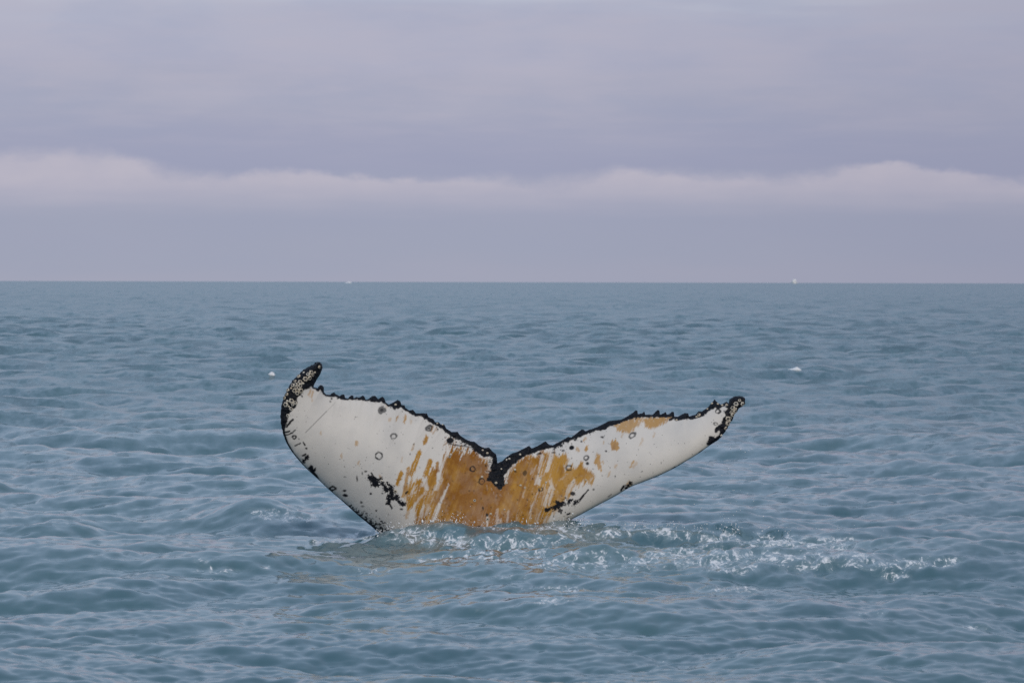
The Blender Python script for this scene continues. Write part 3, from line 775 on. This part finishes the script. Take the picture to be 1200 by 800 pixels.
def barnacle_mesh(seed, open_):
    r = np.random.default_rng(seed)
    prof = [(1.05, -.25), (1.0, .12), (.84, .55), (.66, .66), (.42, .50), (.0, .25)] if open_ else [(1.0, -.25), (.92, .2), (.66, .55), (.35, .70), (.12, .74), (.0, .75)]
    K = 12; vs_, fs, mo = [], [], []
    lob = 1 + .13 * np.cos(np.arange(K) * math.pi) * r.uniform(.6, 1.2, K) + r.normal(0, .05, K)
    for j, (rad, z) in enumerate(prof[:-1]):
        for i in range(K):
            t = 2 * math.pi * i / K
            q = rad * (lob[i] if j < 3 else 1)
            vs_.append((q * math.cos(t), q * math.sin(t), z + r.normal(0, .03))); mo.append(1. if (open_ and j >= 4) else 0.)
    vs_.append((0, 0, prof[-1][1])); mo.append(1. if open_ else 0.)
    for j in range(len(prof) - 2):
        for i in range(K):
            a_, b_ = j * K + i, j * K + (i + 1) % K
            fs.append((a_, b_, b_ + K, a_ + K))
    L0 = (len(prof) - 2) * K
    me = bpy.data.meshes.new('barnacle')
    me.from_pydata(vs_, [], fs + [(L0 + i, L0 + (i + 1) % K, len(vs_) - 1) for i in range(K)])
    me.polygons.foreach_set('use_smooth', np.ones(len(me.polygons), bool))
    at = me.attributes.new('mouth', 'FLOAT', 'POINT'); at.data.foreach_set('value', np.array(mo, np.float32))
    me.materials.append(m_barn)
    return me


BM = [barnacle_mesh(i, True) for i in range(4)]; BC = [barnacle_mesh(9 + i, False) for i in range(2)]
BARN = [(374.3, 429.8, 1.5), (364.8, 436.5, 2.1), (361, 438.5, 1.8), (366.5, 439.2, 1.5), (368.8, 436.3, 1.1), (363, 442.5, 2.1), (358, 444.2, 2.3), (350, 441, 1.8), (351.8, 448, 2.2), (346, 446.6, 1.4), (347, 450.3, 1.9), (352, 451.8, 2.0), (343.3, 451.5, 1.8),
        (347.5, 454.2, 1.8), (345, 458, 2.1), (348.6, 460.4, 2.0), (352.8, 457.6, 2.4), (337.6, 457, 1.7), (336, 462, 1.5), (333.6, 466, 1.8), (341.7, 469.6, 2.5), (345.6, 471.6, 1.8), (343.3, 473.8, 1.4), (334.6, 474.2, 2.3), (338.3, 476, 1.2), (340.6, 478.7, 1.8),
        (337.6, 487, 1.5), (341, 455, 1.2), (355.4, 436.2, 1.1), (349.8, 456.2, 1.2), (354.8, 449.2, 1.3), (336.5, 469.8, 1.2),
        (866.5, 469.2, 1.5), (862.5, 473, 2.3), (869.6, 473.2, 1.9), (858.5, 478, 2.3), (860.6, 481.6, 1.9), (862.6, 479, 1.3), (858.3, 486.4, 1.9), (852.5, 490.2, 2.1), (855.4, 489.6, 1.4), (852.6, 496, 2.3), (850.3, 502, 1.7), (845.8, 510.2, 1.3), (834.6, 472.6, 1.2), (841, 473.2, 1.2),
        (846.5, 474.6, 1.2), (851.4, 473.6, 1.1), (829, 479, 1.0), (819, 485.6, 1.7), (816.4, 488.4, 1.2), (792.4, 491.8, 1.1), (857, 483.5, 1.4), (855.2, 493, 1.3),
        (571.3, 531, 1.2), (574, 538.5, 1.2), (566, 527, 1.0), (565, 558.3, 1.2), (581.5, 565.3, 1.3), (594, 558.3, 1.1), (594, 565.5, 1.2), (603, 549.8, 1.3), (587.5, 549.3, .9), (593.5, 539, 1.1), (597, 537, 1.0), (609.5, 532, 1.2), (610, 568.2, 1.2), (615, 571, 1.0), (556.3, 586.6, 1.4),
        (528.5, 532, 1.3), (527, 535, 1.4), (463.5, 575.8, 1.6), (640, 564.5, 1.1), (633.5, 560, 1.1), (575.5, 602, 1.2), (571, 608, 1.4), (463.7, 473.6, 1.2), (591.5, 597, 1.0), (512.3, 495.6, .9), (519.3, 496.8, .9), (446.6, 562.6, .9), (687, 562, .9)]
front_l = front - off
for i, (bx, by, br) in enumerate(BARN):
    dd = (px - bx) ** 2 + (py - by) ** 2
    near_i = np.argsort(dd)[:40]
    p = front_l[np.argmin(dd)]
    A = front_l[near_i] - front_l[near_i].mean(0)
    nrm_ = np.linalg.svd(A, full_matrices=False)[2][2]
    if nrm_[1] > 0:
        nrm_ = -nrm_
    me = (BM[i % 4] if br > 1.35 else BC[i % 2])
    o = bpy.data.objects.new('barnacle', me); COL.objects.link(o); o.parent = root_e
    o.location = p
    o.rotation_mode = 'QUATERNION'
    o.rotation_quaternion = Vector(nrm_).to_track_quat('Z', 'Y')
    sc_ = br * S_PX * 1.3
    o.scale = (sc_, sc_, sc_ * .8)
print('barnacles', round(time.time() - T0, 1))

# ------------------------------------------------------------------ foam and spray
m_foam, nt, bs = material('white_foam')
geo = nt.node('ShaderNodeNewGeometry')
nt.link(nt.mix(nt.smooth(nt.noise(geo.outputs['Position'], 6.0, 4.0, .6), .35, .7), (0.74, 0.74, 0.75, 1), (0.50, 0.53, 0.56, 1)), bs.inputs['Base Color'])
bs.inputs['Roughness'].default_value = .55

m_drop, nt, bs = material('spray_water')
bs.inputs['Base Color'].default_value = (0.78, 0.78, 0.78, 1)
bs.inputs['Roughness'].default_value = .15
bs.inputs['IOR'].default_value = 1.333


def ico(sub=1):
    v = np.array([(1, 0, 0), (-1, 0, 0), (0, 1, 0), (0, -1, 0), (0, 0, 1), (0, 0, -1)], float)
    f = np.array([(0, 2, 4), (2, 1, 4), (1, 3, 4), (3, 0, 4), (2, 0, 5), (1, 2, 5), (3, 1, 5), (0, 3, 5)])
    return v, f


def beads(name, P, rad, stretch, mat):
    """many small droplets as one mesh"""
    v, f = ico()
    n_ = len(P)
    q = v[None] * rad[:, None, None]
    q = q * np.stack([np.ones_like(stretch), np.ones_like(stretch), stretch], -1)[:, None, :]
    co_ = (q + P[:, None, :]).reshape(-1, 3)
    fa = (f[None] + (np.arange(n_) * len(v))[:, None, None]).reshape(-1, 3)
    return mesh_obj(name, co_, fa, mat)


def spray(n_, x0, x1, ybase, yspread, up, seed, dspread=.25, size=.0036):
    r = np.random.default_rng(seed)
    qx = r.uniform(x0, x1, n_)
    # clumpy along the line
    keep = fbm(qx * .06, np.zeros(n_), 3, seed) > r.uniform(.30, .62, n_)
    qx = qx[keep]; m = len(qx)
    yb = np.interp(qx, *ybase) + r.normal(0, yspread, m)
    d = np.interp(qx, [440, 660, 1150], [FLUKE_D - .18, FLUKE_D - .1, FLUKE_D - 1.5]) + r.normal(0, dspread, m)
    dd = rays(qx, yb)
    P = dd * d[:, None]; P[:, 2] += CAM_H
    hgt = r.exponential(up, m)
    P[:, 2] = np.maximum(P[:, 2], 0.0) + hgt
    rad = np.clip(r.lognormal(math.log(size), .42, m), .002, .012)
    return P, rad, 1 + r.exponential(.5, m)


yb_ = ([440, 470, 500, 530, 560, 600, 650, 700, 780, 860, 940, 1000, 1150], [628, 628, 622, 618, 625, 628, 622, 622, 620, 622, 630, 640, 655])
parts = [spray(2300, 452, 570, yb_, 5, .022, 1), spray(2200, 480, 560, yb_, 4, .03, 11, .12, .0030), spray(1800, 560, 690, yb_, 6, .025, 2), spray(2200, 670, 870, yb_, 3, .014, 3, .2, .0027), spray(900, 840, 1150, yb_, 8, .012, 4, .4, .0027), spray(1500, 440, 720, (yb_[0], [q + 16 for q in yb_[1]]), 8, .02, 5)]
r = np.random.default_rng(77)
m = 60        # drops falling from the right tip
qx = r.normal(862, 22, m); qy = r.uniform(520, 600, m)
dd = rays(qx, qy); P = dd * (FLUKE_D + .6 + r.normal(0, .3, m))[:, None]; P[:, 2] += CAM_H
parts.append((P, np.clip(r.lognormal(math.log(.0038), .35, m), .002, .008), 1 + r.exponential(.4, m)))
P = np.concatenate([q[0] for q in parts]); rad = np.concatenate([q[1] for q in parts]); stt = np.concatenate([q[2] for q in parts])
o = beads('sea_spray', P, rad, stt, m_drop)
tag(o, 'fine white spray thrown up where the tail meets the water', 'spray', kind='stuff')


def foam_cap(name, x, y, z, L, D, H, seed, label, group=None):
    """a small breaking crest: lumpy mound of foam with a steep front"""
    r = np.random.default_rng(seed)
    nu, nv = 44, 18
    u = np.linspace(-1, 1, nu)[:, None]; v = np.linspace(-1, 1, nv)[None, :]
    env = np.clip(1 - u ** 2, 0, 1) ** .7 * np.clip(1 - v ** 2, 0, 1) ** .5
    wob = fbm(u * 3 + 20 + 0 * v, v * 2 + 5 + 0 * u, 4, seed)
    hx = x + L * (u + 0 * v) + (wob - .5) * L * .2
    hy = y + D * (v + 0 * u) + (fbm(u * 4 + 0 * v, v * 3 + 0 * u, 3, seed + 1) - .5) * D * .5
    skew = .55 + .75 * np.exp(-((u - .45) / .5) ** 2)
    hz = z - .02 * H + H * env * (.45 + 1.0 * wob) * skew
    g = np.arange(nu * nv).reshape(nu, nv)
    top_ = np.stack([hx, hy, hz + 0 * hx], -1).reshape(-1, 3)
    bot = np.stack([hx, hy, z - .25 * H + 0 * hx], -1).reshape(-1, 3)
    f = np.stack([g[:-1, :-1], g[1:, :-1], g[1:, 1:], g[:-1, 1:]], -1).reshape(-1, 4)
    N = nu * nv
    rim = np.concatenate([g[:, 0], g[-1, 1:], g[::-1, -1][1:], g[0, ::-1][1:-1]])
    rn = np.roll(rim, -1)
    wall = np.stack([rim, rim + N, rn + N, rn], -1)
    o = mesh_obj(name, np.concatenate([top_, bot]), np.concatenate([f, f[:, ::-1] + N, wall]), m_foam)
    return tag(o, label, 'whitecap', group)


caps = [('small white breaking crest on open water beyond the right tail tip', .21, .16, .085), ('tiny white breaking crest on open water beyond the left tail tip', .12, .10, .075)]
for (x_, y_, z_), (lb, L_, D_, H_) in zip(cap_pos, caps):
    foam_cap('whitecap', x_, y_, z_ - .035, L_, D_, H_, int(x_ * 7) % 97 + 5, lb)
# far things on the horizon
dx, = rays(np.array([408.]), np.array([333.]))
foam_cap('whitecap', float(dx[0]) * 3300, 3300, .1, 3.2, 3, 1.0, 4, 'faint pale breaking crest right at the horizon line')
dx, = rays(np.array([931.]), np.array([328.]))
u_ = np.linspace(0, 2 * math.pi, 29)[:-1][:, None]; v_ = np.linspace(0, math.pi / 2, 12)[None, :]
rad_ = .6 + .9 * fbm(3 + 2 * np.cos(u_) + 3 * v_, 3 + 2 * np.sin(u_) + v_, 4, 5)
Ps = .95 * np.stack([2.9 * np.cos(u_) * np.cos(v_) * rad_, 2.4 * np.sin(u_) * np.cos(v_) * rad_, 4.6 * np.sin(v_) * rad_ + 0 * u_ - .2], -1)
Ps[:, -1] = Ps[:, -1].mean(0)
g = np.arange(28 * 12).reshape(28, 12); g2 = np.roll(g, -1, 0)
o = mesh_obj('splash', Ps.reshape(-1, 3) + np.array([float(dx[0]) * 4000, 4000, 0.]), np.stack([g[:, :-1], g2[:, :-1], g2[:, 1:], g[:, 1:]], -1).reshape(-1, 4), m_foam)
tag(o, 'tiny white burst of spray standing on the horizon', 'splash')
print('done', round(time.time() - T0, 1))
